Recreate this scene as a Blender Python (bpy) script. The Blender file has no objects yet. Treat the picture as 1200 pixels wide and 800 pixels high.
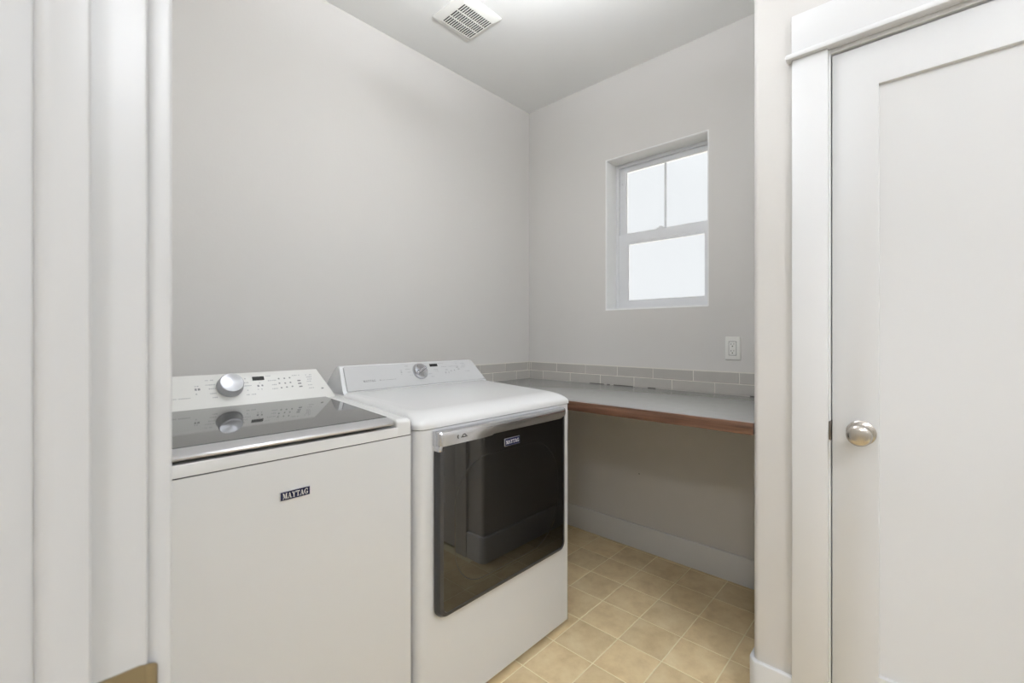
import bpy, bmesh, math, random
from mathutils import Vector, Matrix
random.seed(7)
S = bpy.context.scene
COL = S.collection
PI = math.pi

# ------------------------------------------------------------ camera
cd = bpy.data.cameras.new('camera')
cam = bpy.data.objects.new('camera', cd)
COL.objects.link(cam)
cam.location = (-2.355, -2.030, 1.206)
cam.rotation_euler = (PI/2, 0, -math.radians(90-42.94))
cd.sensor_width = 36
cd.lens = 36*526.6/1200
cd.shift_y = -7/1200
cd.clip_start = 0.02
cd.dof.use_dof = True
cd.dof.focus_distance = 2.2
cd.dof.aperture_fstop = 6.3
S.camera = cam

# ------------------------------------------------------------ world: bright even sky seen through the window
w = bpy.data.worlds.new('sky'); S.world = w; w.use_nodes = True
bg = w.node_tree.nodes['Background']
bg.inputs[0].default_value = (0.96, 0.975, 1.0, 1)
bg.inputs[1].default_value = 2.5
sd = bpy.data.lights.new('sun', 'SUN'); sun = bpy.data.objects.new('sun', sd); COL.objects.link(sun)  # added to light the slab outside, which bounces onto the window reveals
sd.energy = 60; sd.angle = math.radians(2); sd.color = (1, .97, .93)
sun.rotation_euler = Vector((-.12, -.6, .8)).to_track_quat('Z', 'Y').to_euler()

S.view_settings.view_transform = 'Standard'
S.view_settings.look = 'None'
S.view_settings.gamma = 1
S.view_settings.use_curve_mapping = False
S.view_settings.exposure = -1.31

ROOM_LAMP = 45.0      # emission of the laundry ceiling lamp
FAR_FILL = 140.0       # emission of an added, unseen lamp that brightens the machine fronts
UP_FILL = 340.0        # glowing discs added on top of the shades to brighten the ceiling
HALL_FILL = 115.0      # emission of the unseen hall lamps, added as fill light

# ------------------------------------------------------------ helpers
def lin(c):
    c /= 255
    return c/12.92 if c <= .04045 else ((c+.055)/1.055)**2.4
def rgb(r, g, b): return (lin(r), lin(g), lin(b), 1)

def mat(name, col, rough=.5, metal=0, spec=.5, bump=0, bscale=200, mottle=0, mscale=3, rand=0, coat=0, aniso=None):
    m = bpy.data.materials.new(name); m.use_nodes = True
    nt = m.node_tree; N = nt.nodes; L = nt.links
    p = N['Principled BSDF']
    p.inputs['Base Color'].default_value = col
    p.inputs['Roughness'].default_value = rough
    p.inputs['Metallic'].default_value = metal
    p.inputs['Specular IOR Level'].default_value = spec
    p.inputs['Coat Weight'].default_value = coat
    tc = N.new('ShaderNodeTexCoord')
    last = None
    if mottle:
        n = N.new('ShaderNodeTexNoise'); n.inputs['Scale'].default_value = mscale
        n.inputs['Detail'].default_value = 5
        L.new(tc.outputs['Object'], n.inputs['Vector'])
        r = N.new('ShaderNodeMapRange')
        r.inputs['From Min'].default_value = .3; r.inputs['From Max'].default_value = .7
        r.inputs['To Min'].default_value = 1-mottle; r.inputs['To Max'].default_value = 1+mottle
        L.new(n.outputs['Fac'], r.inputs['Value'])
        last = r.outputs['Result']
    if rand:
        oi = N.new('ShaderNodeObjectInfo')
        r2 = N.new('ShaderNodeMapRange')
        r2.inputs['To Min'].default_value = 1-rand; r2.inputs['To Max'].default_value = 1+rand
        L.new(oi.outputs['Random'], r2.inputs['Value'])
        if last:
            mu = N.new('ShaderNodeMath'); mu.operation = 'MULTIPLY'
            L.new(last, mu.inputs[0]); L.new(r2.outputs['Result'], mu.inputs[1]); last = mu.outputs[0]
        else: last = r2.outputs['Result']
    if last:
        vm = N.new('ShaderNodeVectorMath'); vm.operation = 'SCALE'
        vm.inputs[0].default_value = col[:3]
        L.new(last, vm.inputs['Scale']); L.new(vm.outputs[0], p.inputs['Base Color'])
    if bump:
        n = N.new('ShaderNodeTexNoise'); n.inputs['Scale'].default_value = bscale
        n.inputs['Detail'].default_value = 3
        L.new(tc.outputs['Object'], n.inputs['Vector'])
        b = N.new('ShaderNodeBump'); b.inputs['Strength'].default_value = bump
        b.inputs['Distance'].default_value = .002
        L.new(n.outputs['Fac'], b.inputs['Height']); L.new(b.outputs[0], p.inputs['Normal'])
    return m

M = {}
M['wall'] = mat('wall_paint', rgb(217, 214, 210), .75, bump=.12, bscale=90, mottle=.01, mscale=1.2)
M['ceil'] = mat('ceiling_paint', rgb(242, 242, 240), .85, bump=.1, bscale=70)
M['trim'] = mat('trim_paint', rgb(228, 228, 228), .38, bump=.02, bscale=40)
M['door'] = mat('door_paint', rgb(222, 222, 222), .42, bump=.02, bscale=40)
M['jamb'] = mat('jamb_paint', rgb(203, 203, 203), .35)
M['vinyl'] = mat('window_vinyl', rgb(236, 237, 239), .4)
M['reveal'] = mat('reveal_paint', rgb(244, 244, 243), .6)  # paler than the trim, making up for daylight missing on the reveals
M['handle'] = mat('polished_handle', rgb(214, 215, 219), .16, metal=.95)
M['dial'] = mat('brushed_dial', rgb(182, 183, 187), .36, metal=1)
_p = M['dial'].node_tree.nodes['Principled BSDF']; _t = M['dial'].node_tree.nodes.new('ShaderNodeTangent')
_t.direction_type = 'RADIAL'; _t.axis = 'Z'; _p.inputs['Anisotropic'].default_value = .85
M['dial'].node_tree.links.new(_t.outputs[0], _p.inputs['Tangent'])
M['knobchrome'] = mat('polished_dial', rgb(205, 206, 210), .14, metal=1)
M['enamel'] = mat('white_enamel', rgb(232, 233, 234), .22, coat=.3)
M['enamel_top'] = mat('white_enamel_top', rgb(232, 232, 231), .2, coat=.4)
M['console'] = mat('console_plastic', rgb(222, 221, 216), .35)
M['console_grey'] = mat('console_panel_grey', rgb(200, 200, 200), .38)
M['silver'] = mat('silver_trim', rgb(206, 206, 208), .3, metal=.7)
M['chrome'] = mat('chrome', rgb(205, 206, 210), .28, metal=1)
M['nickel'] = mat('brushed_nickel', rgb(196, 190, 182), .26, metal=1, bump=.03, bscale=400)
M['brass'] = mat('aged_strike_metal', rgb(150, 138, 114), .38, metal=.85)
M['dark_metal'] = mat('dark_strike_metal', rgb(120, 112, 104), .35, metal=1)
M['lidglass'] = mat('tinted_lid_glass', rgb(58, 58, 58), .06, spec=.75, coat=.5)
M['bezel'] = mat('dark_grey_bezel', rgb(66, 66, 68), .32, metal=.3)
M['black'] = mat('black_plastic', rgb(14, 14, 14), .5)
M['bowl'] = mat('door_bowl', rgb(150, 150, 150), .3)
M['navy'] = mat('navy_enamel', rgb(30, 34, 66), .6, spec=.2)
M['print'] = mat('grey_print', rgb(172, 172, 172), .5)
M['print_dark'] = mat('dark_print', rgb(138, 138, 138), .5)
M['screen'] = mat('display_window', rgb(44, 44, 42), .55, spec=.2)
M['tile'] = mat('greige_ceramic', rgb(186, 182, 176), .16, mottle=.02, mscale=8, rand=.025)
M['grout'] = mat('white_grout', rgb(226, 222, 212), .8, bump=.1, bscale=300)
M['counter'] = mat('grey_laminate', rgb(156, 155, 153), .2, mottle=.03, mscale=25, bump=.03, bscale=30)
M['plate'] = mat('outlet_plastic', rgb(240, 239, 234), .3)
M['slot'] = mat('slot_shadow_plastic', rgb(60, 58, 55), .6)
M['concrete'] = mat('pale_concrete', rgb(196, 192, 184), .9, mottle=.05, mscale=2)
M['emblem'] = mat('emblem_print', rgb(74, 74, 76), .5)
M['caulk'] = mat('old_dark_caulk', rgb(70, 64, 56), .9)
M['fgrout'] = mat('floor_joint', rgb(252, 240, 205), .7)

# floor tile: tan with cloudy mottling, offset per tile so no two match
def tile_mat():
    m = bpy.data.materials.new('tan_vinyl_tile'); m.use_nodes = True
    nt = m.node_tree; N = nt.nodes; L = nt.links; p = N['Principled BSDF']
    p.inputs['Roughness'].default_value = .42
    p.inputs['Specular IOR Level'].default_value = .35
    g = N.new('ShaderNodeNewGeometry'); oi = N.new('ShaderNodeObjectInfo')
    sc = N.new('ShaderNodeVectorMath'); sc.operation = 'SCALE'; sc.inputs['Scale'].default_value = 9
    cx = N.new('ShaderNodeCombineXYZ'); L.new(oi.outputs['Random'], cx.inputs[0]); L.new(oi.outputs['Random'], cx.inputs[2])
    L.new(cx.outputs[0], sc.inputs[0])
    ad = N.new('ShaderNodeVectorMath'); L.new(g.outputs['Position'], ad.inputs[0]); L.new(sc.outputs[0], ad.inputs[1])
    n = N.new('ShaderNodeTexNoise'); n.inputs['Scale'].default_value = 11; n.inputs['Detail'].default_value = 8
    n.inputs['Roughness'].default_value = .62; n.inputs['Distortion'].default_value = .15
    L.new(ad.outputs[0], n.inputs['Vector'])
    cr = N.new('ShaderNodeValToRGB')
    cr.color_ramp.elements[0].position = .32; cr.color_ramp.elements[0].color = rgb(222, 196, 152)
    cr.color_ramp.elements[1].position = .7; cr.color_ramp.elements[1].color = rgb(244, 224, 184)
    e = cr.color_ramp.elements.new(.5); e.color = rgb(235, 211, 167)
    L.new(n.outputs['Fac'], cr.inputs['Fac'])
    mr = N.new('ShaderNodeMapRange'); mr.inputs['To Min'].default_value = .9; mr.inputs['To Max'].default_value = 1.05
    L.new(oi.outputs['Random'], mr.inputs['Value'])
    s2 = N.new('ShaderNodeVectorMath'); s2.operation = 'SCALE'
    L.new(cr.outputs['Color'], s2.inputs[0]); L.new(mr.outputs['Result'], s2.inputs['Scale'])
    L.new(s2.outputs[0], p.inputs['Base Color'])
    b = N.new('ShaderNodeBump'); b.inputs['Strength'].default_value = .15; b.inputs['Distance'].default_value = .001
    L.new(n.outputs['Fac'], b.inputs['Height']); L.new(b.outputs[0], p.inputs['Normal'])
    return m
M['ftile'] = tile_mat()

def wood_mat():
    m = bpy.data.materials.new('stained_wood_edging'); m.use_nodes = True
    nt = m.node_tree; N = nt.nodes; L = nt.links; p = N['Principled BSDF']
    p.inputs['Roughness'].default_value = .32
    tc = N.new('ShaderNodeTexCoord'); mp = N.new('ShaderNodeMapping')
    mp.inputs['Scale'].default_value = (60, 3, 60)
    n = N.new('ShaderNodeTexNoise'); n.inputs['Scale'].default_value = 1.6; n.inputs['Detail'].default_value = 6
    L.new(tc.outputs['Object'], mp.inputs[0]); L.new(mp.outputs[0], n.inputs['Vector'])
    cr = N.new('ShaderNodeValToRGB')
    cr.color_ramp.elements[0].position = .3; cr.color_ramp.elements[0].color = rgb(66, 42, 30)
    cr.color_ramp.elements[1].position = .72; cr.color_ramp.elements[1].color = rgb(116, 84, 66)
    L.new(n.outputs['Fac'], cr.inputs['Fac']); L.new(cr.outputs['Color'], p.inputs['Base Color'])
    return m
M['wood'] = wood_mat()

def glass_mat(name, tint, ior=1.5, rough=.02):
    m = bpy.data.materials.new(name); m.use_nodes = True
    nt = m.node_tree; N = nt.nodes; L = nt.links
    N.remove(N['Principled BSDF']); out = N['Material Output']
    t = N.new('ShaderNodeBsdfTransparent'); t.inputs[0].default_value = tint
    g = N.new('ShaderNodeBsdfGlossy'); g.inputs['Roughness'].default_value = rough
    mx = N.new('ShaderNodeMixShader')
    fr = N.new('ShaderNodeFresnel'); fr.inputs[0].default_value = ior
    L.new(fr.outputs[0], mx.inputs[0]); L.new(t.outputs[0], mx.inputs[1]); L.new(g.outputs[0], mx.inputs[2])
    L.new(mx.outputs[0], out.inputs['Surface'])
    return m
M['glass'] = glass_mat('window_glass', (.97, .98, .98, 1))
M['doorglass'] = mat('smoked_door_glass', rgb(10, 10, 10), .02)
M['doorglass'].node_tree.nodes['Principled BSDF'].inputs['IOR'].default_value = 1.75
M['bowlrim'] = mat('glass_bowl_rim', rgb(24, 24, 24), .12)
M['bowlrim'].node_tree.nodes['Principled BSDF'].inputs['IOR'].default_value = 1.8

def emit_mat(name, col, strength):
    m = bpy.data.materials.new(name); m.use_nodes = True
    nt = m.node_tree; N = nt.nodes; p = N['Principled BSDF']
    p.inputs['Base Color'].default_value = (.9, .9, .88, 1)
    p.inputs['Emission Color'].default_value = col
    p.inputs['Emission Strength'].default_value = strength
    return m
M['lamp_room'] = emit_mat('lamp_diffuser_room', (.90, .94, 1, 1), ROOM_LAMP)
M['lamp_far'] = emit_mat('lamp_diffuser_far', (.90, .94, 1, 1), FAR_FILL)
M['lamp_up'] = emit_mat('lamp_bulb_glow', (.91, .945, 1, 1), UP_FILL)
M['lamp_hall'] = emit_mat('lamp_diffuser_hall', (.90, .94, 1, 1), HALL_FILL)

class MB:
    def __init__(s): s.bm = bmesh.new()
    def box(s, x0, x1, y0, y1, z0, z1):
        v = [s.bm.verts.new(p) for p in ((x0,y0,z0),(x1,y0,z0),(x1,y1,z0),(x0,y1,z0),(x0,y0,z1),(x1,y0,z1),(x1,y1,z1),(x0,y1,z1))]
        for f in ((0,3,2,1),(4,5,6,7),(0,1,5,4),(1,2,6,5),(2,3,7,6),(3,0,4,7)): s.bm.faces.new([v[i] for i in f])
        return s
    def prism(s, poly, fn, a, b):
        A = [s.bm.verts.new(fn(p, a)) for p in poly]; B = [s.bm.verts.new(fn(p, b)) for p in poly]
        n = len(poly)
        for i in range(n): s.bm.faces.new((A[i], A[(i+1)%n], B[(i+1)%n], B[i]))
        s.bm.faces.new(A[::-1]); s.bm.faces.new(B)
        return s
    def rings(s, loops, cap0=True, cap1=True, closed=True):
        R = [[s.bm.verts.new(p) for p in l] for l in loops]; n = len(loops[0])
        for a, b in zip(R, R[1:]):
            for i in range(n if closed else n-1): s.bm.faces.new((a[i], a[(i+1)%n], b[(i+1)%n], b[i]))
        if cap0: s.bm.faces.new(R[0][::-1])
        if cap1: s.bm.faces.new(R[-1])
        return s
    def lathe(s, prof, n=40):   # (r, z) about local z
        loops = [[(r*math.cos(2*PI*i/n), r*math.sin(2*PI*i/n), z) for i in range(n)] for r, z in prof]
        return s.rings(loops)
    def build(s, name, m, parent=None, org=(0,0,0), smooth=False, bevel=0, seg=2, angle=40):
        bmesh.ops.recalc_face_normals(s.bm, faces=s.bm.faces)
        if any(org): bmesh.ops.translate(s.bm, vec=-Vector(org), verts=s.bm.verts)
        if bevel:
            ed = [e for e in s.bm.edges if len(e.link_faces) == 2 and e.calc_face_angle(0) > .6]
            bmesh.ops.bevel(s.bm, geom=ed, offset=bevel, segments=seg, profile=.5, affect='EDGES', clamp_overlap=True)
        if smooth or bevel:
            for f in s.bm.faces: f.smooth = True
            for e in s.bm.edges:
                if len(e.link_faces) == 2 and e.calc_face_angle(0) > math.radians(angle): e.smooth = False
        me = bpy.data.meshes.new(name); s.bm.to_mesh(me); s.bm.free()
        me.materials.append(M[m])
        o = bpy.data.objects.new(name, me); COL.objects.link(o)
        if parent: o.parent = parent
        elif any(org): o.location = org
        return o

def rr(x0, x1, y0, y1, R, n=6):
    """rounded rectangle, R = one radius or four (x0y0, x1y0, x1y1, x0y1)"""
    if not isinstance(R, (tuple, list)): R = (R,)*4
    R = [max(r, .0005) for r in R]
    out = []
    for (cx, cy, r, a0) in ((x0+R[0], y0+R[0], R[0], PI), (x1-R[1], y0+R[1], R[1], 1.5*PI), (x1-R[2], y1-R[2], R[2], 0), (x0+R[3], y1-R[3], R[3], .5*PI)):
        for k in range(n+1):
            a = a0+.5*PI*k/n; out.append((cx+r*math.cos(a), cy+r*math.sin(a)))
    return out
def at_z(loop, z): return [(x, y, z(x, y) if callable(z) else z) for x, y in loop]

def thing(name, label, cat, loc, group=None):
    o = bpy.data.objects.new(name, None); COL.objects.link(o); o.location = loc
    o.empty_display_size = .1
    o['label'] = label; o['category'] = cat
    if group: o['group'] = group
    return o
def struct(o, label, cat='structure'):
    o['kind'] = 'structure'; o['label'] = label; o['category'] = cat
    return o

H = 2.74; XR = -.72; YR = -1.60; XF = -2.288; JY = -1.55; DW = .81
YJ2 = JY-DW          # other side of the doorway
YEND = -3.7
HX0, HX1, HY0, HY1 = -4.3, -2.403, -3.82, .7     # hall behind the doorway

# ------------------------------------------------------------ floor
floor = MB().box(HX0-.1, .1, HY0-.1, HY1+.1, -.1, -.0012).build('floor', 'fgrout')
struct(floor, 'tan square-tile floor with pale joints running under the machines', 'floor')
PX, PY = .1825, .1815
gx = [-.029-PX*k for k in range(0, 14)]
gy = [-.031-PY*k for k in range(0, 17)]
xs = [0]+gx; ys = [0]+gy
g = .0021
def ftile(w_, d_):
    m = MB(); x, y = w_/2, d_/2
    m.rings([at_z(rr(-x, x, -y, y, .001, 1), -.004), at_z(rr(-x, x, -y, y, .001, 1), -.0006), at_z(rr(-x+.0012, x-.0012, -y+.0012, y-.0012, .001, 1), 0)], cap0=False)
    o = m.build('tile', 'ftile'); me = o.data; bpy.data.objects.remove(o); return me
tcache = {}
for i in range(len(xs)-1):
    for j in range(len(ys)-1):
        x1, x0, y1, y0 = xs[i], max(xs[i+1], XF-.12), ys[j], ys[j+1]
        cx, cy = (x0+x1)/2, (y0+y1)/2
        if cx < XF and not (YJ2 < cy < JY): continue
        if cx > XR and cy < YR-.02: continue
        key = (round(x1-x0, 3), round(y1-y0, 3))
        if key[0] < .01 or key[1] < .01: continue
        if key not in tcache: tcache[key] = ftile(x1-x0-2*g, y1-y0-2*g)
        o = bpy.data.objects.new('tile', tcache[key]); COL.objects.link(o)
        o.location = (cx, cy, 0); o.parent = floor
# laid tile goes on in the hall
hall_tile = MB()
x = XF-.125
while x > HX0+.2:
    y = -.031-PY*1
    y = HY1
    while y > HY0+.2:
        hall_tile.box(x-PX+2*g, x, y-PY+2*g, y, -.003, 0); y -= PY
    x -= PX
ht = hall_tile.build('hall_tiles', 'ftile', floor); ht['kind'] = 'stuff'; ht['label'] = 'more tan tiles out in the hall'

gr = MB().box(.3, 30, -25, 25, -.35, -.25).build('ground', 'concrete')  # unseen reflector added to throw sunlight up at the window reveals
struct(gr, 'pale concrete ground outside the window, out of view', 'ground')
# ------------------------------------------------------------ ceiling and walls
ceil = MB().box(HX0-.1, .2, HY0-.1, HY1+.1, H, H+.1).build('ceiling', 'ceil')
struct(ceil, 'plain light grey-white ceiling over the laundry room', 'ceiling')

wl = MB().box(XF-.0, .15, 0, .12, 0, H).build('wall_left', 'wall')
struct(wl, 'tall bare pale grey wall behind the washer and dryer', 'wall')

# window wall with a bullnosed drywall opening
WY0, WY1, WZ0, WZ1 = -1.202, -.609, 1.359, 2.251
m = MB()
wb = m.box(0, .15, WY1, .0, 0, H).box(0, .15, YEND-.1, WY0, 0, H).box(0, .15, WY0, WY1, 0, WZ0).box(0, .15, WY0, WY1, WZ1, H).build('wall_back', 'wall')
struct(wb, 'grey wall with the small window above the counter', 'wall')
rv = MB(); r_ = .006
lo = lambda d, x: [(x, y, z) for y, z in rr(WY0+d, WY1-d, WZ0+d, WZ1-d, .004, 3)]
rv.rings([lo(-.004, -.0004), lo(0, -.0006), lo(.003, .001), lo(.0045, .006), lo(.0045, .135)], cap0=False, cap1=False)
rvo = rv.build('window_reveal', 'reveal', wb, smooth=True, angle=60); rvo['label'] = 'white-painted window reveal'

# closet wall with bullnose corner (plan polygon), doorway gap for the closet door
DY1 = -1.812; DY0 = DY1-.72; DZ = 2.048
def zfn(p, z): return (p[0], p[1], z)
Rb = .019
corner = [(XR+Rb-Rb*math.sin(a), YR-Rb+Rb*math.cos(a)) for a in [PI/2*k/8 for k in range(9)]]  # from (XR+Rb,YR) round to (XR,YR-Rb)
poly = [(0, YR), ] + corner + [(XR, DY1+.02), (XR+.115, DY1+.02), (XR+.115, YR-.115), (0, YR-.115)]
wr = MB().prism(poly, zfn, 0, H)
wr.box(XR, XR+.115, YEND, DY0-.02, 0, H).box(XR, XR+.115, DY0-.02, DY1+.02, DZ+.02, H)
wr = wr.build('wall_right', 'wall', smooth=True, angle=30)
struct(wr, 'grey wall with rounded corner holding the white closet door', 'wall')
we = MB().box(XF, .15, YEND-.12, YEND, 0, H).build('wall_side', 'wall')
struct(we, 'plain grey side wall beyond the closet door, out of view', 'wall')

# doorway wall the camera looks through
m = MB().box(XF-.115, XF, JY+.019, HY1, 0, H).box(XF-.115, XF, HY0, YJ2-.019, 0, H).box(XF-.115, XF, YJ2-.019, JY+.019, 2.07, H)
wf = m.build('wall_front', 'wall'); struct(wf, 'wall around the laundry doorway at the left edge', 'wall')
m = MB().box(HX0-.12, HX0, HY0, HY1, 0, H).box(HX0, HX1+.0, HY1, HY1+.12, 0, H).box(HX0, HX1, HY0-.12, HY0, 0, H)
wh = m.build('wall_hall', 'wall'); struct(wh, 'plain hall walls behind the viewpoint', 'wall')

# ------------------------------------------------------------ baseboards
bt, bh = .014, .138
def base_prof(): return [(0, 0), (bt, 0), (bt, bh-.004), (bt-.004, bh), (0, bh)]
bb = MB().prism(base_prof(), lambda p, t: (-p[0], t, p[1]), YR, -.0).build('baseboard_back', 'trim', bevel=.0015)
struct(bb, 'tall white baseboard on the window wall under the counter', 'baseboard')
bl = MB().prism(base_prof(), lambda p, t: (t, -p[0], p[1]), XF, -bt-.001).build('baseboard_left', 'trim', bevel=.0015)
struct(bl, 'white baseboard behind the washer and dryer', 'baseboard')
# right baseboard: wraps the rounded corner
CY = DY1+.005+.092     # casing outer edge
def off(d):
    c = [(XR+Rb-(Rb+d)*math.sin(a), YR-Rb+(Rb+d)*math.cos(a)) for a in [PI/2*k/8 for k in range(9)]]
    return [(-.015, YR+d)] + c + [(XR-d, CY+.0005)]
m = MB(); IN, OUT, OI = off(0), off(bt), off(bt-.004)
L = [[(x, y, 0) for x, y in IN], [(x, y, 0) for x, y in OUT], [(x, y, bh-.005) for x, y in OUT], [(x, y, bh-.001) for x, y in off(bt-.0015)], [(x, y, bh) for x, y in OI], [(x, y, bh) for x, y in IN]]
m.rings(L, cap0=False, cap1=False, closed=False)
br = m.build('baseboard_right', 'trim', smooth=True, angle=50)
struct(br, 'white baseboard wrapping the rounded corner beside the closet door', 'baseboard')

# ------------------------------------------------------------ window
win = thing('window_1', 'small white single-hung window with divided upper sash', 'window', (0, (WY0+WY1)/2, WZ0)); win['kind'] = 'structure'
wo = (0, (WY0+WY1)/2, WZ0)
def frame_ring(name, x0, x1, oy0, oy1, oz0, oz1, iy0, iy1, iz0, iz1, parent=win, mm='vinyl', bev=.002, R=.001):
    """a rectangular frame whose outer rectangle is o.. and whose opening is i.."""
    O = [(oy0, oz0), (oy1, oz0), (oy1, oz1), (oy0, oz1)]; I = [(iy0, iz0), (iy1, iz0), (iy1, iz1), (iy0, iz1)]
    m = MB(); bm = m.bm
    V = {}
    for tag, P in (('O', O), ('I', I)):
        for x in (x0, x1): V[tag, x] = [bm.verts.new((x, y, z)) for y, z in P]
    for i in range(4):
        j = (i+1) % 4
        bm.faces.new((V['O', x0][i], V['O', x0][j], V['I', x0][j], V['I', x0][i]))
        bm.faces.new((V['O', x1][i], V['O', x1][j], V['I', x1][j], V['I', x1][i]))
        bm.faces.new((V['O', x0][i], V['O', x0][j], V['O', x1][j], V['O', x1][i]))
        bm.faces.new((V['I', x0][i], V['I', x0][j], V['I', x1][j], V['I', x1][i]))
    return m.build(name, mm, parent, wo if parent is win else (0, 0, 0), bevel=bev)
IY0, IY1 = WY0+.005, WY1-.005
frame_ring('window_frame', .106, .149, IY0, IY1, WZ0+.0045, WZ1-.0045, IY0+.016, IY1-.018, WZ0+.018, WZ1-.022)
us = frame_ring('upper_sash', .124, .147, IY0+.016, IY1-.018, 1.79, WZ1-.022, IY0+.034, -.674, 1.826, 2.199)
ls = frame_ring('lower_sash', .108, .1235, IY0+.016, IY1-.019, WZ0+.018, 1.817, -1.146, -.697, 1.419, 1.753)
b = MB().box(.1065, .112, -1.15, -.69, 1.764, 1.772).build('finger_lip', 'vinyl', win, wo, bevel=.002)
MB().box(.136, .139, IY0+.03, -.67, 1.82, 2.203).build('upper_pane', 'glass', win, wo)
MB().box(.115, .118, -1.15, -.69, 1.415, 1.757).build('lower_pane', 'glass', win, wo)
MB().box(.1325, .1355, -.925, -.911, 1.8265, 2.1985).build('muntin', 'vinyl', win, wo, bevel=.001)
lk = MB()
lk.prism([(-.028, 0), (.028, 0), (.028, .007), (.02, .011), (.012, .012), (.008, .018), (-.008, .018), (-.014, .012), (-.028, .008)], lambda p, t: (t, -.9+p[0], 1.8165+p[1]), .107, .122)
lk.build('sash_lock', 'vinyl', win, wo, bevel=.0015)
MB().box(.118, .1235, -.652, -.643, 2.12, 2.135).build('vent_latch', 'vinyl', win, wo, bevel=.001)

# ------------------------------------------------------------ closet door and its trim
dr = (XR, DY1, 0)
door = thing('door_1', 'white single-panel closet door with round nickel knob', 'door', dr); door['kind'] = 'structure'
DF = XR+.004         # door face
sw, tr, brl = .1085, .122, .238
m = MB(); bm = m.bm
def drect(x, y0, y1, z0, z1): return [(x, y0, z0), (x, y1, z0), (x, y1, z1), (x, y0, z1)]
y0, y1, z0, z1 = DY0+.003, DY1-.003, .012, DZ-.006
py0, py1, pz0, pz1 = y0+sw, y1-sw, brl, z1-tr
m.rings([drect(DF+.035, y0, y1, z0, z1), drect(DF, y0, y1, z0, z1), drect(DF, py0, py1, pz0, pz1), drect(DF+.0125, py0+.0005, py1-.0005, pz0+.0005, pz1-.0005)])
m.build('door_slab', 'door', door, dr, bevel=.0016)
m = MB().box(DF+.004, DF+.03, py0-.004, py1+.004, pz0-.004, pz1+.004)
# latch bolt edge plate and knob
kb = bpy.data.objects.new('door_knob', None)
m = MB().lathe([(.0, 0), (.0345, 0), (.0355, .003), (.033, .006), (.024, .0085), (.0135, .011), (.0115, .018), (.0115, .028), (.017, .034), (.0255, .039), (.0295, .045), (.0305, .052), (.0285, .0585), (.022, .063), (.012, .0648), (.0002, .065)][1:], 48)
kn = m.build('door_knob', 'nickel', door, smooth=True, angle=50)
kn.location = Vector((DF, -1.884, .925))-Vector(dr); kn.rotation_euler = (0, -PI/2, 0)
kn['label'] = 'round brushed nickel knob'
# frame of the closet door: jamb, casing, head board
t1 = thing('trim_1', 'flat white casing and head board around the closet door', 'door casing', dr); t1['kind'] = 'structure'
jt = .019
MB().box(XR-.001, XR+.115, DY1, DY1+jt, 0, DZ+jt).build('jamb', 'trim', t1, dr, bevel=.0015)
MB().box(XR-.001, XR+.115, DY0-jt, DY0, 0, DZ+jt).build('jamb', 'trim', t1, dr, bevel=.0015)
MB().box(XR-.001, XR+.115, DY0, DY1, DZ, DZ+jt).build('head_jamb', 'trim', t1, dr, bevel=.0015)
MB().box(DF+.037, DF+.047, DY1-.011, DY1, 0, DZ).box(DF+.037, DF+.047, DY0, DY0+.011, 0, DZ).box(DF+.037, DF+.047, DY0, DY1, DZ-.011, DZ).build('door_stop', 'trim', t1, dr)
CT = .018
cz = 2.060
MB().box(XR-CT, XR, DY1+.005, CY, 0, cz).build('casing', 'trim', t1, dr, bevel=.0015)
MB().box(XR-CT, XR, DY0-.005-.092, DY0-.005, 0, cz).build('casing', 'trim', t1, dr, bevel=.0015)
MB().box(XR-CT-.016, XR, DY0-.113, CY+.016, cz, cz+.016).build('fillet_strip', 'trim', t1, dr, bevel=.004)
MB().box(XR-CT-.004, XR, DY0-.097, CY, cz+.016, cz+.135).build('head_board', 'trim', t1, dr, bevel=.0015)
MB().box(XR-.004, XR+.02, DY1-.0012, DY1+.0012, .893, .952).build('strike_plate', 'dark_metal', t1, dr, bevel=.0006)
MB().box(XR-.0065, XR-.001, DY1-.001, DY1+.004, .895, .95).build('strike_lip', 'dark_metal', t1, dr, bevel=.001)

# ------------------------------------------------------------ laundry doorway (near, left edge)
jr = (XF, JY, 0)
t2 = thing('trim_2', 'near out-of-focus white door jamb and casing at the left edge', 'door frame', jr); t2['kind'] = 'structure'
HH = 2.05
MB().box(XF-.116, XF+.001, JY, JY+jt, 0, HH+jt).build('jamb', 'jamb', t2, jr, bevel=.0025, seg=3)
MB().box(XF-.116, XF+.001, YJ2-jt, YJ2, 0, HH+jt).build('jamb', 'jamb', t2, jr, bevel=.0025, seg=3)
MB().box(XF-.116, XF+.001, YJ2, JY, HH, HH+jt).build('head_jamb', 'jamb', t2, jr, bevel=.0025, seg=3)
sx0, sx1 = -2.3525, -2.3225
rs = .0105
pp = [(sx0, JY)]+[(sx0+rs-rs*math.cos(a), JY-.0115+rs-rs*math.sin(a)) for a in [PI/2*k/7 for k in range(8)]]+[(sx1-.003+.003*math.sin(a), JY-.0085-.003*math.cos(a)) for a in [PI/2*k/4 for k in range(5)]]+[(sx1, JY)]
MB().prism(pp, zfn, 0, HH-.0115).build('door_stop', 'jamb', t2, jr, smooth=True, angle=50)
MB().box(sx0, sx1, YJ2, YJ2+.0115, 0, HH-.0115).build('door_stop', 'jamb', t2, jr, bevel=.003, seg=3)
MB().box(sx0, sx1, YJ2, JY, HH-.0115, HH).build('door_stop', 'jamb', t2, jr, bevel=.003, seg=3)
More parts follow.
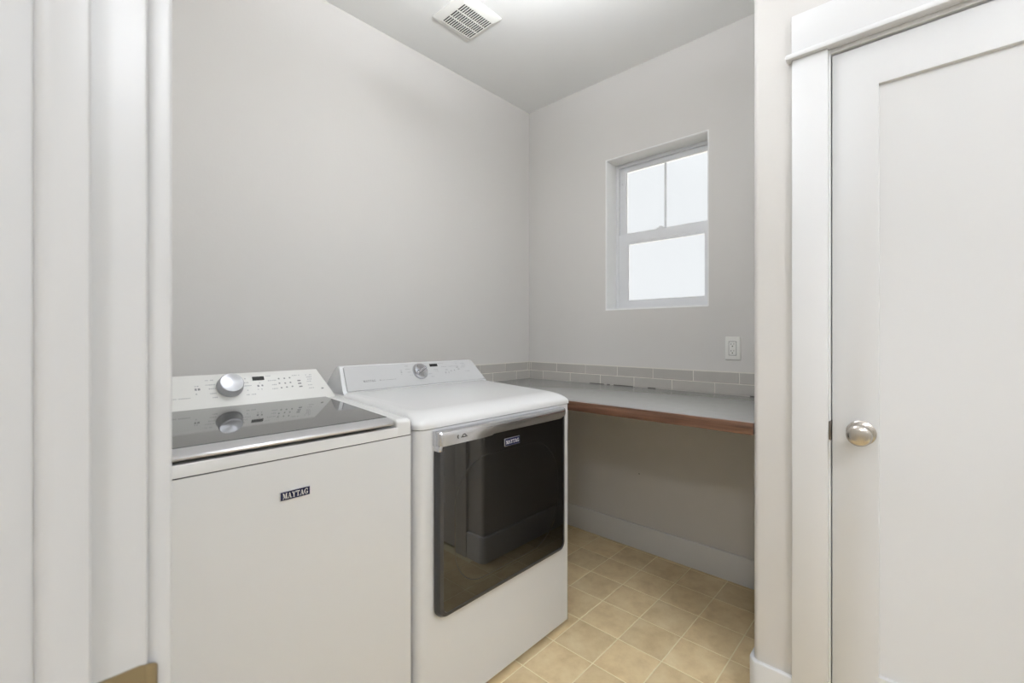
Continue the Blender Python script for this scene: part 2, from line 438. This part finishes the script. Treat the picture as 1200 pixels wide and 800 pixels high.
for sgn, xx in ((1, XF), (-1, XF-.115)):
    a, b_ = (xx, xx+.0185) if sgn > 0 else (xx-.0185, xx)
    MB().box(a, b_, JY+.005, JY+.097, 0, HH+.006).build('casing', 'jamb', t2, jr, bevel=.003, seg=3)
    MB().box(a, b_, YJ2-.097, YJ2-.005, 0, HH+.006).build('casing', 'jamb', t2, jr, bevel=.003, seg=3)
    MB().box(a, b_, YJ2-.1, JY+.1, HH+.006, HH+.12).build('head_board', 'jamb', t2, jr, bevel=.003, seg=3)
# strike plate with curved lip
m = MB(); pr = rr(-2.328, -2.2885, .875, .9325, .004, 4)
m.prism(pr, lambda p, y: (p[0], y, p[1]), JY-.0012, JY+.001)
sp = m.build('strike_plate', 'brass', t2, jr, smooth=True); sp['label'] = 'brass-toned strike plate'
m = MB(); loops = []
for k in range(7):
    a = PI/2*k/6
    x = -2.289+.0095*math.sin(a); y = JY-.0014+.0075*(1-math.cos(a)); hz = .0035*(k/6)**2*3
    loops.append([(x, y, .876+hz), (x-.0015*math.sin(a)*0-.0006, y+.0014, .876+hz), (x-.0006, y+.0014, .9315-hz), (x, y, .9315-hz)])
m.rings(loops); m.build('strike_lip', 'brass', sp, jr, smooth=True)

# ------------------------------------------------------------ backsplash: two courses of tile on both walls
TP, GR = .2215, .0042
Z1, Z2, Z3 = .9165, .9715, 1.0235
def bsplash(parent, tofn, length, nm_first_top, nm_first_bot, grout_box):
    grout_box.build('grout', 'grout', parent)
    for (za, zb, first) in ((Z1, Z2-GR, nm_first_bot), (Z2, Z3, nm_first_top)):
        a, b = .0085, first
        while a < length:
            b2 = min(b, length)
            if b2-a > .006:
                m = MB()
                P = [(a+GR/2, za), (b2-GR/2, za), (b2-GR/2, zb), (a+GR/2, zb)]
                q = [(a+GR/2+.0012, za+.0012), (b2-GR/2-.0012, za+.0012), (b2-GR/2-.0012, zb-.0012), (a+GR/2+.0012, zb-.0012)]
                m.rings([[tofn(t, z, .002) for t, z in P], [tofn(t, z, .0072) for t, z in P], [tofn(t, z, .0084) for t, z in q]])
                m.build('tile', 'tile', parent)
            a = b2; b += TP
bsplash(wb, lambda t, z, d: (-d, -t, z), -YR, .0225, .1300, MB().box(-.0068, .001, YR, 0, Z1-.002, Z3+.0045))
bsplash(wl, lambda t, z, d: (-t, -d, z), .80, .0225, .1360, MB().box(-.80, -.0068, -.0068, .001, Z1-.002, Z3+.0045))

nh = MB().lathe([(.003, 0), (.003, .0006)], 12).build('nail_hole', 'slot', wb)
nh.location = (-.0001, -0.823, 0.423); nh.rotation_euler = (0, -PI/2, 0); nh['label'] = 'tiny dark mark under the counter'
# ------------------------------------------------------------ countertop
cr_ = (-.36, -.8, .875)
ct = thing('countertop', 'grey laminate worktop with stained wood front edge under the window', 'countertop', cr_)
MB().box(-.706, -.0005, YR+.0005, -.0005, .877, .915).build('worktop', 'counter', ct, cr_, bevel=.001)
we_ = MB().box(-.725, -.706, YR+.0005, -.0005, .8755, .9155).build('wood_edging', 'wood', ct, cr_, bevel=.002); we_['label'] = 'brown stained wood edging'
ck = MB()
for (a, b_, h_) in ((.50, .60, .0016), (.62, .64, .0022), (.665, .79, .0024), (.88, .925, .0016), (1.40, 1.42, .0028)):
    ck.box(-.0112, -.0086, -b_, -a, .9148, .9152+h_)
ck = ck.build('caulk_gap', 'caulk', ct, cr_); ck['label'] = 'dark broken caulk line along the tiles'

# ------------------------------------------------------------ outlet
orr = (0, -1.321, 1.143)
out = thing('wall_outlet', 'white duplex wall outlet above the tiles, right of the window', 'outlet', orr)
m = MB(); yz = lambda d, h_, r: [(-1.321+y, 1.143+z) for y, z in rr(-.0345+d, .0345-d, -.0570+d, .0570-d, r, 4)]
m.rings([[(x, y, z) for y, z in yz(d, 0, .004)] for x, d in ((-.0002, 0), (-.004, 0), (-.0058, .0012), (-.0066, .004))])
m.build('cover_plate', 'plate', out, orr, smooth=True)
m = MB(); m.rings([[(x, -1.321+y, 1.143+z) for y, z in rr(-w_, w_, -h_, h_, .002, 3)] for x, w_, h_ in ((-.0064, .0178, .0345), (-.0067, .0178, .0345))])
m.build('reveal_line', 'slot', out, orr)
m = MB(); m.rings([[(x, -1.321+y, 1.143+z) for y, z in rr(-.0163, .0163, -.033, .033, .002, 3)] for x in (-.0060, -.0080)])
rc = m.build('receptacle', 'plate', out, orr, bevel=.0006)
m = MB()
for s in (1, -1):
    zc = 1.143+s*.0165
    m.box(-.0084, -.0079, -1.321+.0055, -1.321+.0072, zc+.001, zc+.0085)
    m.box(-.0084, -.0079, -1.321-.0072, -1.321-.0055, zc+.002, zc+.0085)
    m.prism(rr(-1.3238, -1.3182, zc-.0085, zc-.0032, .0025, 3), lambda p, x: (x, p[0], p[1]), -.0084, -.0079)
m.build('socket_slots', 'slot', rc, orr)
for z in (.045, -.045):
    pass

# ------------------------------------------------------------ ceiling vent (bath-fan style cover)
vx0, vx1, vy0, vy1 = -1.036, -.795, -.515, -.277
vr = ((vx0+vx1)/2, (vy0+vy1)/2, H)
vent = thing('ceiling_vent', 'white square slotted exhaust fan cover on the ceiling', 'vent', vr)
gx0, gx1, gy0, gy1 = -1.000, -.822, -.470, -.308
m = MB()
m.rings([at_z(rr(vx0, vx1, vy0, vy1, .012, 4), H-.0005), at_z(rr(vx0, vx1, vy0, vy1, .012, 4), H-.006),
         at_z(rr(vx0+.006, vx1-.006, vy0+.006, vy1-.006, .01, 4), H-.010), at_z(rr(gx0-.006, gx1+.006, gy0-.006, gy1+.006, .004, 4), H-.018),
         at_z(rr(gx0, gx1, gy0, gy1, .002, 4), H-.0185), at_z(rr(gx0, gx1, gy0, gy1, .002, 4), H-.0135)], cap0=True, cap1=False)
m.build('cover_frame', 'plate', vent, vr, smooth=True, angle=25)
MB().box(gx0-.001, gx1+.001, gy0-.001, gy1+.001, H-.0140, H-.0125).build('grille_backing', 'black', vent, vr)  # black sheet stands in for the dark inside the slots
n = 14; p_ = (gx1-gx0)/n; sl = None
for i in range(n+1):
    x = gx0+p_*i
    a, b_ = max(gx0, x-.0024), min(gx1, x+.0024)
    if sl is None or i in (n,):
        sl_o = MB().box(a, b_, gy0, gy1, H-.0185, H-.0160).build('slat', 'plate', vent, vr)
        if i == 0:
            sl = MB().box(gx0-.0024, gx0+.0024, gy0, gy1, H-.0185, H-.0160).build('slat', 'plate', vent, vr); first = sl
            sl.location.x = p_
    elif i > 1:
        c = first.copy(); COL.objects.link(c); c.location.x = p_*i
for yy in (gy0+(gy1-gy0)/3, gy0+(gy1-gy0)*2/3):
    MB().box(gx0, gx1, yy-.002, yy+.002, H-.0183, H-.0141).build('rib', 'plate', vent, vr)

# ------------------------------------------------------------ ceiling lamps, out of frame; the far and hall ones are added fill
def lamp(x, y, m_, label, r=.15):
    """semi-flush lamp: canopy, stem and a drum diffuser hung below the ceiling"""
    t = thing('ceiling_light', label, 'light', (x, y, H))
    MB().lathe([(.065, -.0005), (.065, -.012), (.05, -.022), (.02, -.026)], 40).build('canopy', 'nickel', t, smooth=True)
    MB().lathe([(.009, -.02), (.009, -.262)], 16).build('stem', 'nickel', t, smooth=True)
    MB().lathe([(r-.02, -.26), (r, -.27), (r, -.36), (r-.015, -.375), (.01, -.38)], 48).build('lamp_diffuser', m_, t, smooth=True)
    if m_ != 'lamp_hall': MB().lathe([(r-.035, -.262), (r-.035, -.256), (.002, -.254)], 40).build('bulb_tray', 'lamp_up', t, smooth=True)  # uplight disc added to brighten the ceiling
    return t
lamp(-1.28, -1.12, 'lamp_room', 'round white semi-flush ceiling lamp in the laundry room')
lamp(-1.80, -3.0, 'lamp_far', 'round white semi-flush ceiling lamp at the far end of the laundry room')
lamp(-3.25, -2.35, 'lamp_hall', 'round white semi-flush ceiling lamp in the hall nearer the doorway')
lamp(-3.35, -.55, 'lamp_hall', 'round white semi-flush ceiling lamp further along the hall')

# ------------------------------------------------------------ lettering for the badges
def letters(word, h, place, thick=.0006):
    """hand-cut serif capitals; place(u, v, d) -> local point"""
    G = {
     'M': (.98, [[(.10,0),(.16,0),(.16,1),(.10,1)], [(.10,1),(.32,1),(.54,.12),(.46,0)], [(.46,0),(.54,.12),(.74,1),(.68,1)], [(.70,0),(.88,0),(.88,1),(.70,1)],
                 [(0,0),(.26,0),(.26,.08),(0,.08)], [(.60,0),(.98,0),(.98,.08),(.60,.08)], [(0,.92),(.2,.92),(.2,1),(0,1)], [(.7,.92),(.98,.92),(.98,1),(.7,1)]]),
     'A': (.86, [[(.10,0),(.16,0),(.46,1),(.38,1)], [(.56,0),(.78,0),(.50,1),(.36,1)], [(.22,.3),(.62,.3),(.62,.38),(.24,.38)], [(0,0),(.28,0),(.28,.08),(0,.08)], [(.48,0),(.86,0),(.86,.08),(.48,.08)]]),
     'Y': (.84, [[(.33,0),(.51,0),(.51,.45),(.33,.45)], [(.06,1),(.26,1),(.51,.45),(.33,.40)], [(.66,1),(.74,1),(.51,.45),(.45,.42)], [(0,.92),(.36,.92),(.36,1),(0,1)], [(.56,.92),(.84,.92),(.84,1),(.56,1)], [(.22,0),(.62,0),(.62,.08),(.22,.08)]]),
     'T': (.78, [[(.30,0),(.48,0),(.48,1),(.30,1)], [(0,.9),(.78,.9),(.78,1),(0,1)], [(0,.72),(.06,.72),(.09,.9),(0,.9)], [(.69,.9),(.72,.72),(.78,.72),(.78,.9)], [(.19,0),(.59,0),(.59,.08),(.19,.08)]]),
     'G': (.84, [[(.02,.3),(.20,.3),(.20,.7),(.02,.7)], [(.02,.7),(.20,.7),(.34,.92),(.3,1)], [(.3,1),(.34,.92),(.6,.9),(.6,1)], [(.6,1),(.56,.92),(.70,.7),(.74,.7),(.74,1),(.70,1)],
                 [(.02,.3),(.3,0),(.34,.08),(.20,.3)], [(.3,0),(.6,0),(.6,.08),(.34,.08)], [(.58,0),(.76,.08),(.76,.42),(.58,.42)], [(.46,.38),(.84,.38),(.84,.46),(.46,.46)]]),
    }
    tot = sum(G[c][0] for c in word)+.04*(len(word)-1); u = -tot/2*.78
    m = MB()
    for c in word:
        wd, ps = G[c]
        for q in ps:
            m.prism(q, lambda p, d: place((u+p[0]*.78)*h, (p[1]-.5)*h, d), 0, thick)
        u += (wd+.04)*.78
    return m, tot*.78*h
def badge(parent, org, xc, y, zc, w_, h_):
    m = MB(); m.rings([[(xc+a, yy, zc+b) for a, b in rr(-w_/2, w_/2, -h_/2, h_/2, .001, 2)] for yy in (y+.0002, y-.003)])
    bd = m.build('badge', 'chrome', parent, org, bevel=.0006); bd['label'] = 'navy and chrome maker badge'
    m = MB(); m.rings([[(xc+a, yy, zc+b) for a, b in rr(-w_/2+.0013, w_/2-.0013, -h_/2+.0013, h_/2-.0013, .0008, 2)] for yy in (y-.0028, y-.0034)])
    m.build('badge_face', 'navy', bd, org)
    lh = min(h_*.6, .0125)
    m, tw = letters('MAYTAG', lh, lambda u, v, d: (xc+u*(w_*.86/(lh*4.25)), y-.0033-d, zc+v))
    m.build('badge_lettering', 'plate', bd, org)
def marks(parent, org, P, a, items, name='printed_marks', mm='print', th=.0002):
    """flat print bars on the slanted panel; (x, s, width, height)"""
    ca, sa = math.cos(a), math.sin(a); m = MB()
    for x, s, w_, h_ in items:
        def f(p, d, x=x, s=s): 
            ss = s+p[1]
            return (x+p[0], P[1]+ss*ca-d*sa, P[2]+ss*sa+d*ca)
        m.prism([(-w_/2, -h_/2), (w_/2, -h_/2), (w_/2, h_/2), (-w_/2, h_/2)], f, .0001, .0001+th)
    return m.build(name, mm, parent, org)
def word_bars(x, s, w_, h_=.0042):
    """a line of tiny unreadable print as separate letter-sized bars"""
    out = []; n_ = max(2, int(w_/.0042)); step = w_/n_
    for i in range(n_):
        if random.random() < .12: continue
        out.append((x-w_/2+step*(i+.5), s, step*.62, h_*random.choice((.7, .85, 1))))
    return out

# ------------------------------------------------------------ washer
wx0, wx1, wy0, wy1 = -2.268, -1.593, -.925, -.235
Wo = ((wx0+wx1)/2, (wy0+wy1)/2, 0)
wash = thing('washing_machine', 'white top-load washer with dark glass lid beside the doorway', 'washing machine', Wo)
m = MB(); m.rings([at_z(rr(wx0, wx1, wy0, wy1, .012), z) for z in (.03, .9165)])
m.build('cabinet', 'enamel', wash, Wo, smooth=True)
MB().box(wx0+.004, wx1-.004, wy0+.004, wy1-.004, .9165, .9195).build('seam_gasket', 'slot', wash, Wo)  # dark filler stands in for the shade in the seam
slope = .058
def tz(z0): return lambda x, y: z0+slope*max(0, y-wy0)
m = MB()
m.rings([at_z(rr(wx0, wx1, wy0, wy1, .014), .9195), at_z(rr(wx0, wx1, wy0, wy1, .014), .944), at_z(rr(wx0+.001, wx1-.001, wy0+.001, wy1-.001, .013), .9455)])
lx0, lx1 = -2.214, -1.650
for (a, b_) in ((wx0, lx0-.003), (lx1+.003, wx1)):
    R_ = (.014, .006, .006, .006) if a == wx0 else (.006, .014, .006, .006)
    L = [at_z(rr(a, b_, wy0-.0002, wy1, R_, 6), .9197)]
    for k in range(7):
        th = PI/2*k/6; ins = .013*(1-math.cos(th)); fi = .022*(1-math.cos(th))
        L.append(at_z(rr(a+ins, b_-ins, wy0+fi, wy1-ins, [max(r-ins, .002) for r in R_], 6), lambda x, y, th=th: .955+(.011)*math.sin(th)+slope*max(0, y-wy0-.02)))
    m.rings(L)
m.box(lx0-.003, lx1+.003, -.49, wy1, .9455, .985)
m.build('top_panel', 'enamel_top', wash, Wo, smooth=True)
# lid
def lidz(y): return .9712+.056*(y+.885)
lid = thing_lid = None
prof = [(-.900, .9515), (-.920, .9520), (-.927, .9550), (-.9285, .9590), (-.9265, .9628), (-.9200, .9655), (-.9120, .9668), (-.8950, .9695), (-.8860, lidz(-.886)), (-.492, lidz(-.492)), (-.492, lidz(-.492)-.012), (-.88, .953)]
m = MB(); m.rings([[(x, y+dy, z) for y, z in prof] for x, dy in ((lx0, .004), (lx0+.006, 0), (lx1-.014, 0), (lx1-.004, .003), (lx1, .010))])
lid = m.build('lid', 'silver', wash, Wo, smooth=True, angle=35)
lid['label'] = 'silver-edged lid'
gl = [(-.8845, 0), (-.493, 0)]
m = MB(); m.rings([[(lx0+.004, y, lidz(y)+d) for y, d in ((-.8845, .0), (-.8845, .0012), (-.493, .0012), (-.493, 0))], [(lx1-.004, y, lidz(y)+d) for y, d in ((-.8845, .0), (-.8845, .0012), (-.493, .0012), (-.493, 0))]])
lg = m.build('lid_glass', 'lidglass', lid, Wo); lg['label'] = 'dark tinted lid glass'
# console
def console(parent, org, x0, x1, x0t, x1t, P, a, s_top, ytop, ztop, yback, mm):
    m = MB()
    f = lambda s: (P[1]+s*math.cos(a), P[2]+s*math.sin(a))
    pr = [(P[1]-.009, P[2]-.012), (P[1]-.007, P[2]-.006), f(.002), f(.012)]
    pr += [f(s_top*k) for k in (.3, .6, .9, .96)]
    pr += [(f(s_top)[0]+.003, f(s_top)[1]+.001), (ytop+.006, ztop+.002), (ytop+.016, ztop), (ytop+.03, ztop-.008), (yback, P[2]-.01)]
    zt, zb = ztop, P[2]
    def fx(z, e): 
        t = max(0, min(1, (z-zb)/(zt-zb))); return (x0+(x0t-x0)*t, x1+(x1t-x1)*t)[e]
    c_y = sum(p[0] for p in pr)/len(pr); c_z = sum(p[1] for p in pr)/len(pr)
    L = []
    for e, ins, sc in ((0, 0, .93), (0, .0015, .975), (0, .005, 1), (1, .005, 1), (1, .0015, .975), (1, 0, .93)):
        L.append([(fx(z, e)+(ins if e == 0 else -ins), c_y+(y-c_y)*sc, c_z+(z-c_z)*sc) for y, z in pr])
    m.rings(L)
    return m.build('console', mm, parent, org, smooth=True, angle=45)
PW = (0, -.482, .997); AW = math.radians(55)
console(wash, Wo, -2.262, -1.617, -2.250, -1.652, PW, AW, .103, -.423, 1.084, -.26, 'console')
def on_face(o, parent, org, P, a, x, s, d=0):
    o.parent = parent; o.rotation_euler = (a, 0, 0)
    o.location = Vector((x, P[1]+s*math.cos(a)-d*math.sin(a), P[2]+s*math.sin(a)+d*math.cos(a)))-Vector(org)
kn = MB().lathe([(.036, 0), (.0365, .004), (.0345, .007), (.0335, .010), (.0335, .0235), (.0325, .0262), (.0305, .0275), (.0295, .0272), (.0002, .0265)], 48).build('dial_knob', 'dial', None, smooth=True, angle=50)
on_face(kn, wash, Wo, PW, AW, -1.9325, .062); kn['label'] = 'round brushed silver cycle dial'
dsp = MB(); dsp.rings([at_z(rr(-.0175, .0175, -.0070, .0070, .001, 2), z) for z in (-.001, .0006)])
dsp = dsp.build('display', 'screen'); on_face(dsp, wash, Wo, PW, AW, -1.8485, .0852); dsp['label'] = 'small dark display window'
it = []
for x, s, w_ in ((-1.984, .0891, .022), (-1.983, .0733, .026), (-1.979, .0595, .020), (-1.979, .0432, .018), (-1.976, .029, .014), (-1.89, .087, .012), (-1.888, .0723, .018), (-1.884, .0609, .024), (-1.888, .0446, .010), (-1.878, .0287, .028),
                (-2.018, .071, .012), (-2.018, .045, .012), (-2.076, .0336, .08), (-1.809, .0741, .026), (-1.805, .0578, .016), (-1.803, .0428, .024), (-1.818, .092, .016), (-1.85, .045, .016), (-1.85, .068, .012),
                (-1.733, .088, .03), (-1.688, .087, .022), (-1.688, .0782, .02), (-1.688, .0693, .016), (-1.692, .061, .016), (-1.691, .0467, .016), (-1.689, .0345, .018)):
    it += word_bars(x, s, w_, .0038)
marks(wash, Wo, PW, AW, it)
it = []
for x, s in ((-1.788, .0617), (-1.77, .0605), (-1.753, .0617), (-1.785, .044), (-1.768, .045), (-1.75, .046), (-1.787, .079), (-1.769, .079), (-1.752, .080)): it += [(x, s, .005, .005)]
for x, s in ((-1.724, .0665), (-1.724, .0555), (-1.723, .0435)): it += [(x, s, .011, .005)]
it += [(-2.021, .0605, .005, .007), (-2.013, .0605, .006, .007), (-1.853, .0575, .006, .007), (-1.841, .058, .005, .006), (-1.652, .0296, .008, .005)]
marks(wash, Wo, PW, AW, it, 'touch_buttons', 'print_dark')
badge(wash, Wo, -1.9245, wy0, .8315, .069, .0215)
for x in (wx0+.05, wx1-.05):
    for y in (wy0+.05, wy1-.05):
        MB().rings([[(x+r*math.cos(2*PI*i/16), y+r*math.sin(2*PI*i/16), z) for i in range(16)] for r, z in ((.022, .0), (.022, .012), (.012, .013), (.012, .031))]).build('foot', 'black', wash, Wo)

# ------------------------------------------------------------ dryer
dx0, dx1, dy0, dy1 = -1.575, -.810, -.920, -.225
Do = ((dx0+dx1)/2, (dy0+dy1)/2, 0)
dry = thing('dryer', 'white front-load dryer with smoked glass door, right of the washer', 'dryer', Do)
RD = (.034, .016, .01, .01)
m = MB(); m.rings([at_z(rr(dx0, dx1, dy0, dy1, RD, 8), z) for z in (.022, .9205)])
m.build('cabinet', 'enamel', dry, Do, smooth=True)
MB().box(dx0+.012, dx1-.006, dy0+.012, dy1-.01, .9205, .9235).build('seam_gasket', 'slot', dry, Do)  # seam shade put in as a dark strip
def dtop(x, y): return .9905+.05*(y+.42)
m = MB(); L = [at_z(rr(dx0-.002, dx1+.002, dy0-.004, dy1, RD, 8), .9235), at_z(rr(dx0-.002, dx1+.002, dy0-.004, dy1, RD, 8), .932)]
for k in range(1, 11):
    th = PI/2*k/10; ins = .042*(1-math.cos(th)); fi = .085*(1-math.cos(th)); sn = math.sin(th)
    L.append(at_z(rr(dx0-.002+ins, dx1+.002-ins, dy0-.004+fi, dy1-ins*.3, [r+.018*(k/10) for r in RD], 8), lambda x, y, sn=sn: .932+sn*(dtop(x, y)-.932)))
m.rings(L)
m.build('top_panel', 'enamel_top', dry, Do, smooth=True)
# lint-screen slot lid on the top
def on_top(poly, z0, z1, name, mm):
    m = MB(); m.rings([[(x, y, dtop(x, y)+z) for x, y in poly] for z in (z0, z1)]); return m.build(name, mm, dry, Do)
on_top(rr(-1.458, -1.383, -.4400, -.4352, .002, 2), .0002, .0008, 'lint_screen_slot', 'print')
PD = (0, -.424, .992); AD = math.radians(61.3)
console(dry, Do, -1.556, -.822, -1.546, -.880, PD, AD, .106, -.366, 1.086, -.245, 'enamel')
# grey control panel set proud of the console
m = MB(); ca, sa = math.cos(AD), math.sin(AD)
def fp(x, s, d): return (x, PD[1]+s*ca-d*sa, PD[2]+s*sa+d*ca)
def quad(ins, d, R=.004):
    xl0, xl1, xr0, xr1, s0, s1 = -1.540+ins, -1.533+ins, -.826-ins, -.876-ins, .000+ins, .1055-ins
    return [fp(xl0, s0, d), fp(xr0, s0, d), fp(xr1+.002, s1-.004, d), fp(xr1-.004, s1, d), fp(xl1+.006, s1, d), fp(xl1, s1-.006, d)]
m.rings([quad(0, -.002), quad(0, .0035), quad(.0018, .005)])
cp = m.build('control_panel', 'console_grey', dry, Do, smooth=True, angle=30); cp['label'] = 'light grey control panel'
PD2 = fp(0, 0, .005)
kn = MB().lathe([(.0365, 0), (.037, .004), (.0345, .008), (.033, .012), (.031, .014), (.0295, .0135), (.0002, .0115)], 48).build('dial_knob', 'knobchrome', None, smooth=True, angle=50)
on_face(kn, dry, Do, PD2, AD, -1.192, .062); kn['label'] = 'silver cycle dial with raised grip bar'
gb = MB()
for an in (0.5,):
    c_, s_ = math.cos(an), math.sin(an)
    P = [(-.031, -.006), (.031, -.006), (.031, .006), (-.031, .006)]
    Q = [(-.029, -.003), (.029, -.003), (.029, .003), (-.029, .003)]
    gb.rings([[(x*c_-y*s_, x*s_+y*c_, z) for x, y in PP] for PP, z in ((P, .011), (P, .018), (Q, .023))])
gb = gb.build('grip_bar', 'knobchrome', kn, bevel=.001)
dsp = MB(); dsp.rings([at_z(rr(-.0215, .0215, -.0068, .0068, .001, 2), z) for z in (-.001, .0006)])
dsp = dsp.build('display', 'screen'); on_face(dsp, dry, Do, PD2, AD, -1.110, .0885); dsp['label'] = 'small dark display window'
it = []
for x, s, w_ in ((-1.251, .0917, .022), (-1.253, .0768, .03), (-1.247, .0625, .018), (-1.240, .0488, .014), (-1.105, .0665, .024), (-1.142, .0479, .022), (-1.134, .0343, .022), (-1.102, .058, .016), (-1.285, .074, .010), (-1.285, .055, .010),
                (-1.07, .095, .03), (-1.035, .0781, .07), (-.985, .0775, .03), (-.939, .0787, .03), (-.945, .070, .026), (-.921, .0486, .034), (-.975, .089, .016), (-.94, .09, .03), (-1.356, .0362, .072)):
    it += word_bars(x, s, w_, .0036)
marks(dry, Do, PD2, AD, it)
it = [(-1.054, .0479, .007, .008), (-1.036, .048, .004, .008), (-1.02, .055, .006, .006), (-1.0, .057, .006, .006), (-.973, .0614, .012, .005), (-.978, .071, .014, .005), (-1.285, .0645, .006, .008), (-1.392, .0368, .008, .005), (-1.045, .062, .012, .004)]
marks(dry, Do, PD2, AD, it, 'touch_buttons', 'print')
def slant_place(u, v, d):
    return (-1.440+u, PD2[1]+(.0368+v)*ca-(d+.0001)*sa, PD2[2]+(.0368+v)*sa+(d+.0001)*ca)
m, tw = letters('MAYTAG', .0085, lambda u, v, d: slant_place(u*1.5, v, d), .0003)
m.build('maker_lettering', 'print_dark', dry, Do)
# door
ox0, ox1, oz0, oz1 = -1.516, -.874, .342, .913
yb, yf = dy0+.0005, -.951
dd = lambda ins, y, R, zt=0: [(x, y, z) for x, z in rr(ox0+ins, ox1-ins, oz0+ins, oz1-ins, (R, R, .014, .014), 8)]
HZ = .872
m = MB()
m.rings([dd(.004, yb, .030), dd(0, yb-.006, .032), dd(0, yb-.016, .032), dd(.006, yf+.003, .028), dd(.013, yf, .022), dd(.017, yf, .020), dd(.018, yf+.004, .019), dd(.018, yb-.002, .019)], cap0=True, cap1=True)
dor = m.build('door', 'bezel', dry, Do, smooth=True, angle=30); dor['label'] = 'dark grey framed smoked glass door'
m = MB(); m.rings([[(x, y, z) for x, z in rr(ox0+.0182, ox1-.0182, oz0+.0182, HZ+.004, (.019, .019, .002, .002), 8)] for y in (yf+.006, yf+.002)])
gg = m.build('door_glass', 'doorglass', dor, Do); gg['label'] = 'smoked glass pane'
MB().box(ox0+.02, ox1-.02, yb-.0045, yb-.002, oz0+.02, HZ).build('door_liner', 'black', dor, Do)  # black sheet added as the darkness behind the pane
m = MB()
bw = lambda i, y: [(x, y, z) for x, z in rr(-1.455+i, -.925-i, .405+i, .812-i, (.12, .16, .17, .14), 10)]
m.rings([bw(0, yf+.0021), bw(.0012, yf+.0017), bw(.0026, yf+.0016), bw(.0040, yf+.0017), bw(.0052, yf+.0021)], cap0=False, cap1=False)
m.build('door_bowl_rim', 'bowlrim', dor, Do, smooth=True)
# handle strip across the top of the door, wraps round its left end
pf = [(yb-.004, .914), (yf+.006, .9145), (yf-.0005, .911), (yf-.003, .906), (yf-.0035, .896), (yf-.0033, .893), (yf-.0025, .889), (yf+.0005, .880), (yf+.003, HZ-.002), (yb-.004, HZ-.002)]
fl = [(yb-.004, .914), (yf+.006, .9145), (yf-.0005, .911), (yf-.003, .906), (yf-.0035, .896), (yf-.0035, .893), (yf-.0035, .889), (yf-.0035, .880), (yf-.0035, HZ-.002), (yb-.004, HZ-.002)]
m = MB()
L = []
for x, dy, P in ((ox0-.002, .020, fl), (ox0+.0005, .010, fl), (ox0+.006, .003, fl), (ox0+.013, 0, fl), (-1.34, 0, fl), (-1.28, 0, pf), (ox1-.012, 0, pf), (ox1-.003, .004, pf), (ox1+.001, .012, pf)):
    L.append([(x, min(y+dy, yb-.002), z) for y, z in P])
m.rings(L)
hd = m.build('door_handle', 'handle', dor, Do, smooth=True, angle=32); hd['label'] = 'silver pull strip along the door top'
m = MB(); m.box(ox0-.001, ox0+.0148, yf-.0005, yb-.003, HZ-.018, HZ); m.build('handle_cap', 'handle', dor, Do, bevel=.003)
# small emblem on the left of the strip: a hooked mark and a little arch
m = MB()
def arc(cx, cz, r, a0, a1, wd, n=8):
    P = [(cx+(r+wd/2)*math.cos(a0+(a1-a0)*k/n), cz+(r+wd/2)*math.sin(a0+(a1-a0)*k/n)) for k in range(n+1)]
    Q = [(cx+(r-wd/2)*math.cos(a0+(a1-a0)*k/n), cz+(r-wd/2)*math.sin(a0+(a1-a0)*k/n)) for k in range(n+1)]
    m.prism(P+Q[::-1], lambda p, y: (p[0], y, p[1]), yf-.0034, yf-.0041)
arc(-1.442, .891, .005, PI*.6, PI*1.45, .0028)
arc(-1.420, .888, .008, 0, PI, .0028)
m.prism([(-1.433, .8865), (-1.407, .8865), (-1.407, .889), (-1.433, .889)], lambda p, y: (p[0], y, p[1]), yf-.0034, yf-.0041)
m.build('emblem', 'emblem', hd, Do)
badge(dor, Do, -1.194, yf+.002, .8345, .078, .027)
for x in (dx0+.06, dx1-.045):
    for y in (dy0+.05, dy1-.05):
        MB().rings([[(x+r*math.cos(2*PI*i/16), y+r*math.sin(2*PI*i/16), z) for i in range(16)] for r, z in ((.02, .0), (.02, .01), (.011, .011), (.011, .024))]).build('foot', 'black', dry, Do)

for o in bpy.data.objects:
    if o.parent and 'category' in o: del o['category']
for o in bpy.data.objects:
    if o.name.split('.')[0] in ('caulk_gap', 'printed_marks', 'touch_buttons', 'maker_lettering', 'badge_lettering', 'socket_slots', 'emblem'): o['kind'] = 'stuff'
for o in list(bpy.data.objects):
    if o.users_collection == (): bpy.data.objects.remove(o)
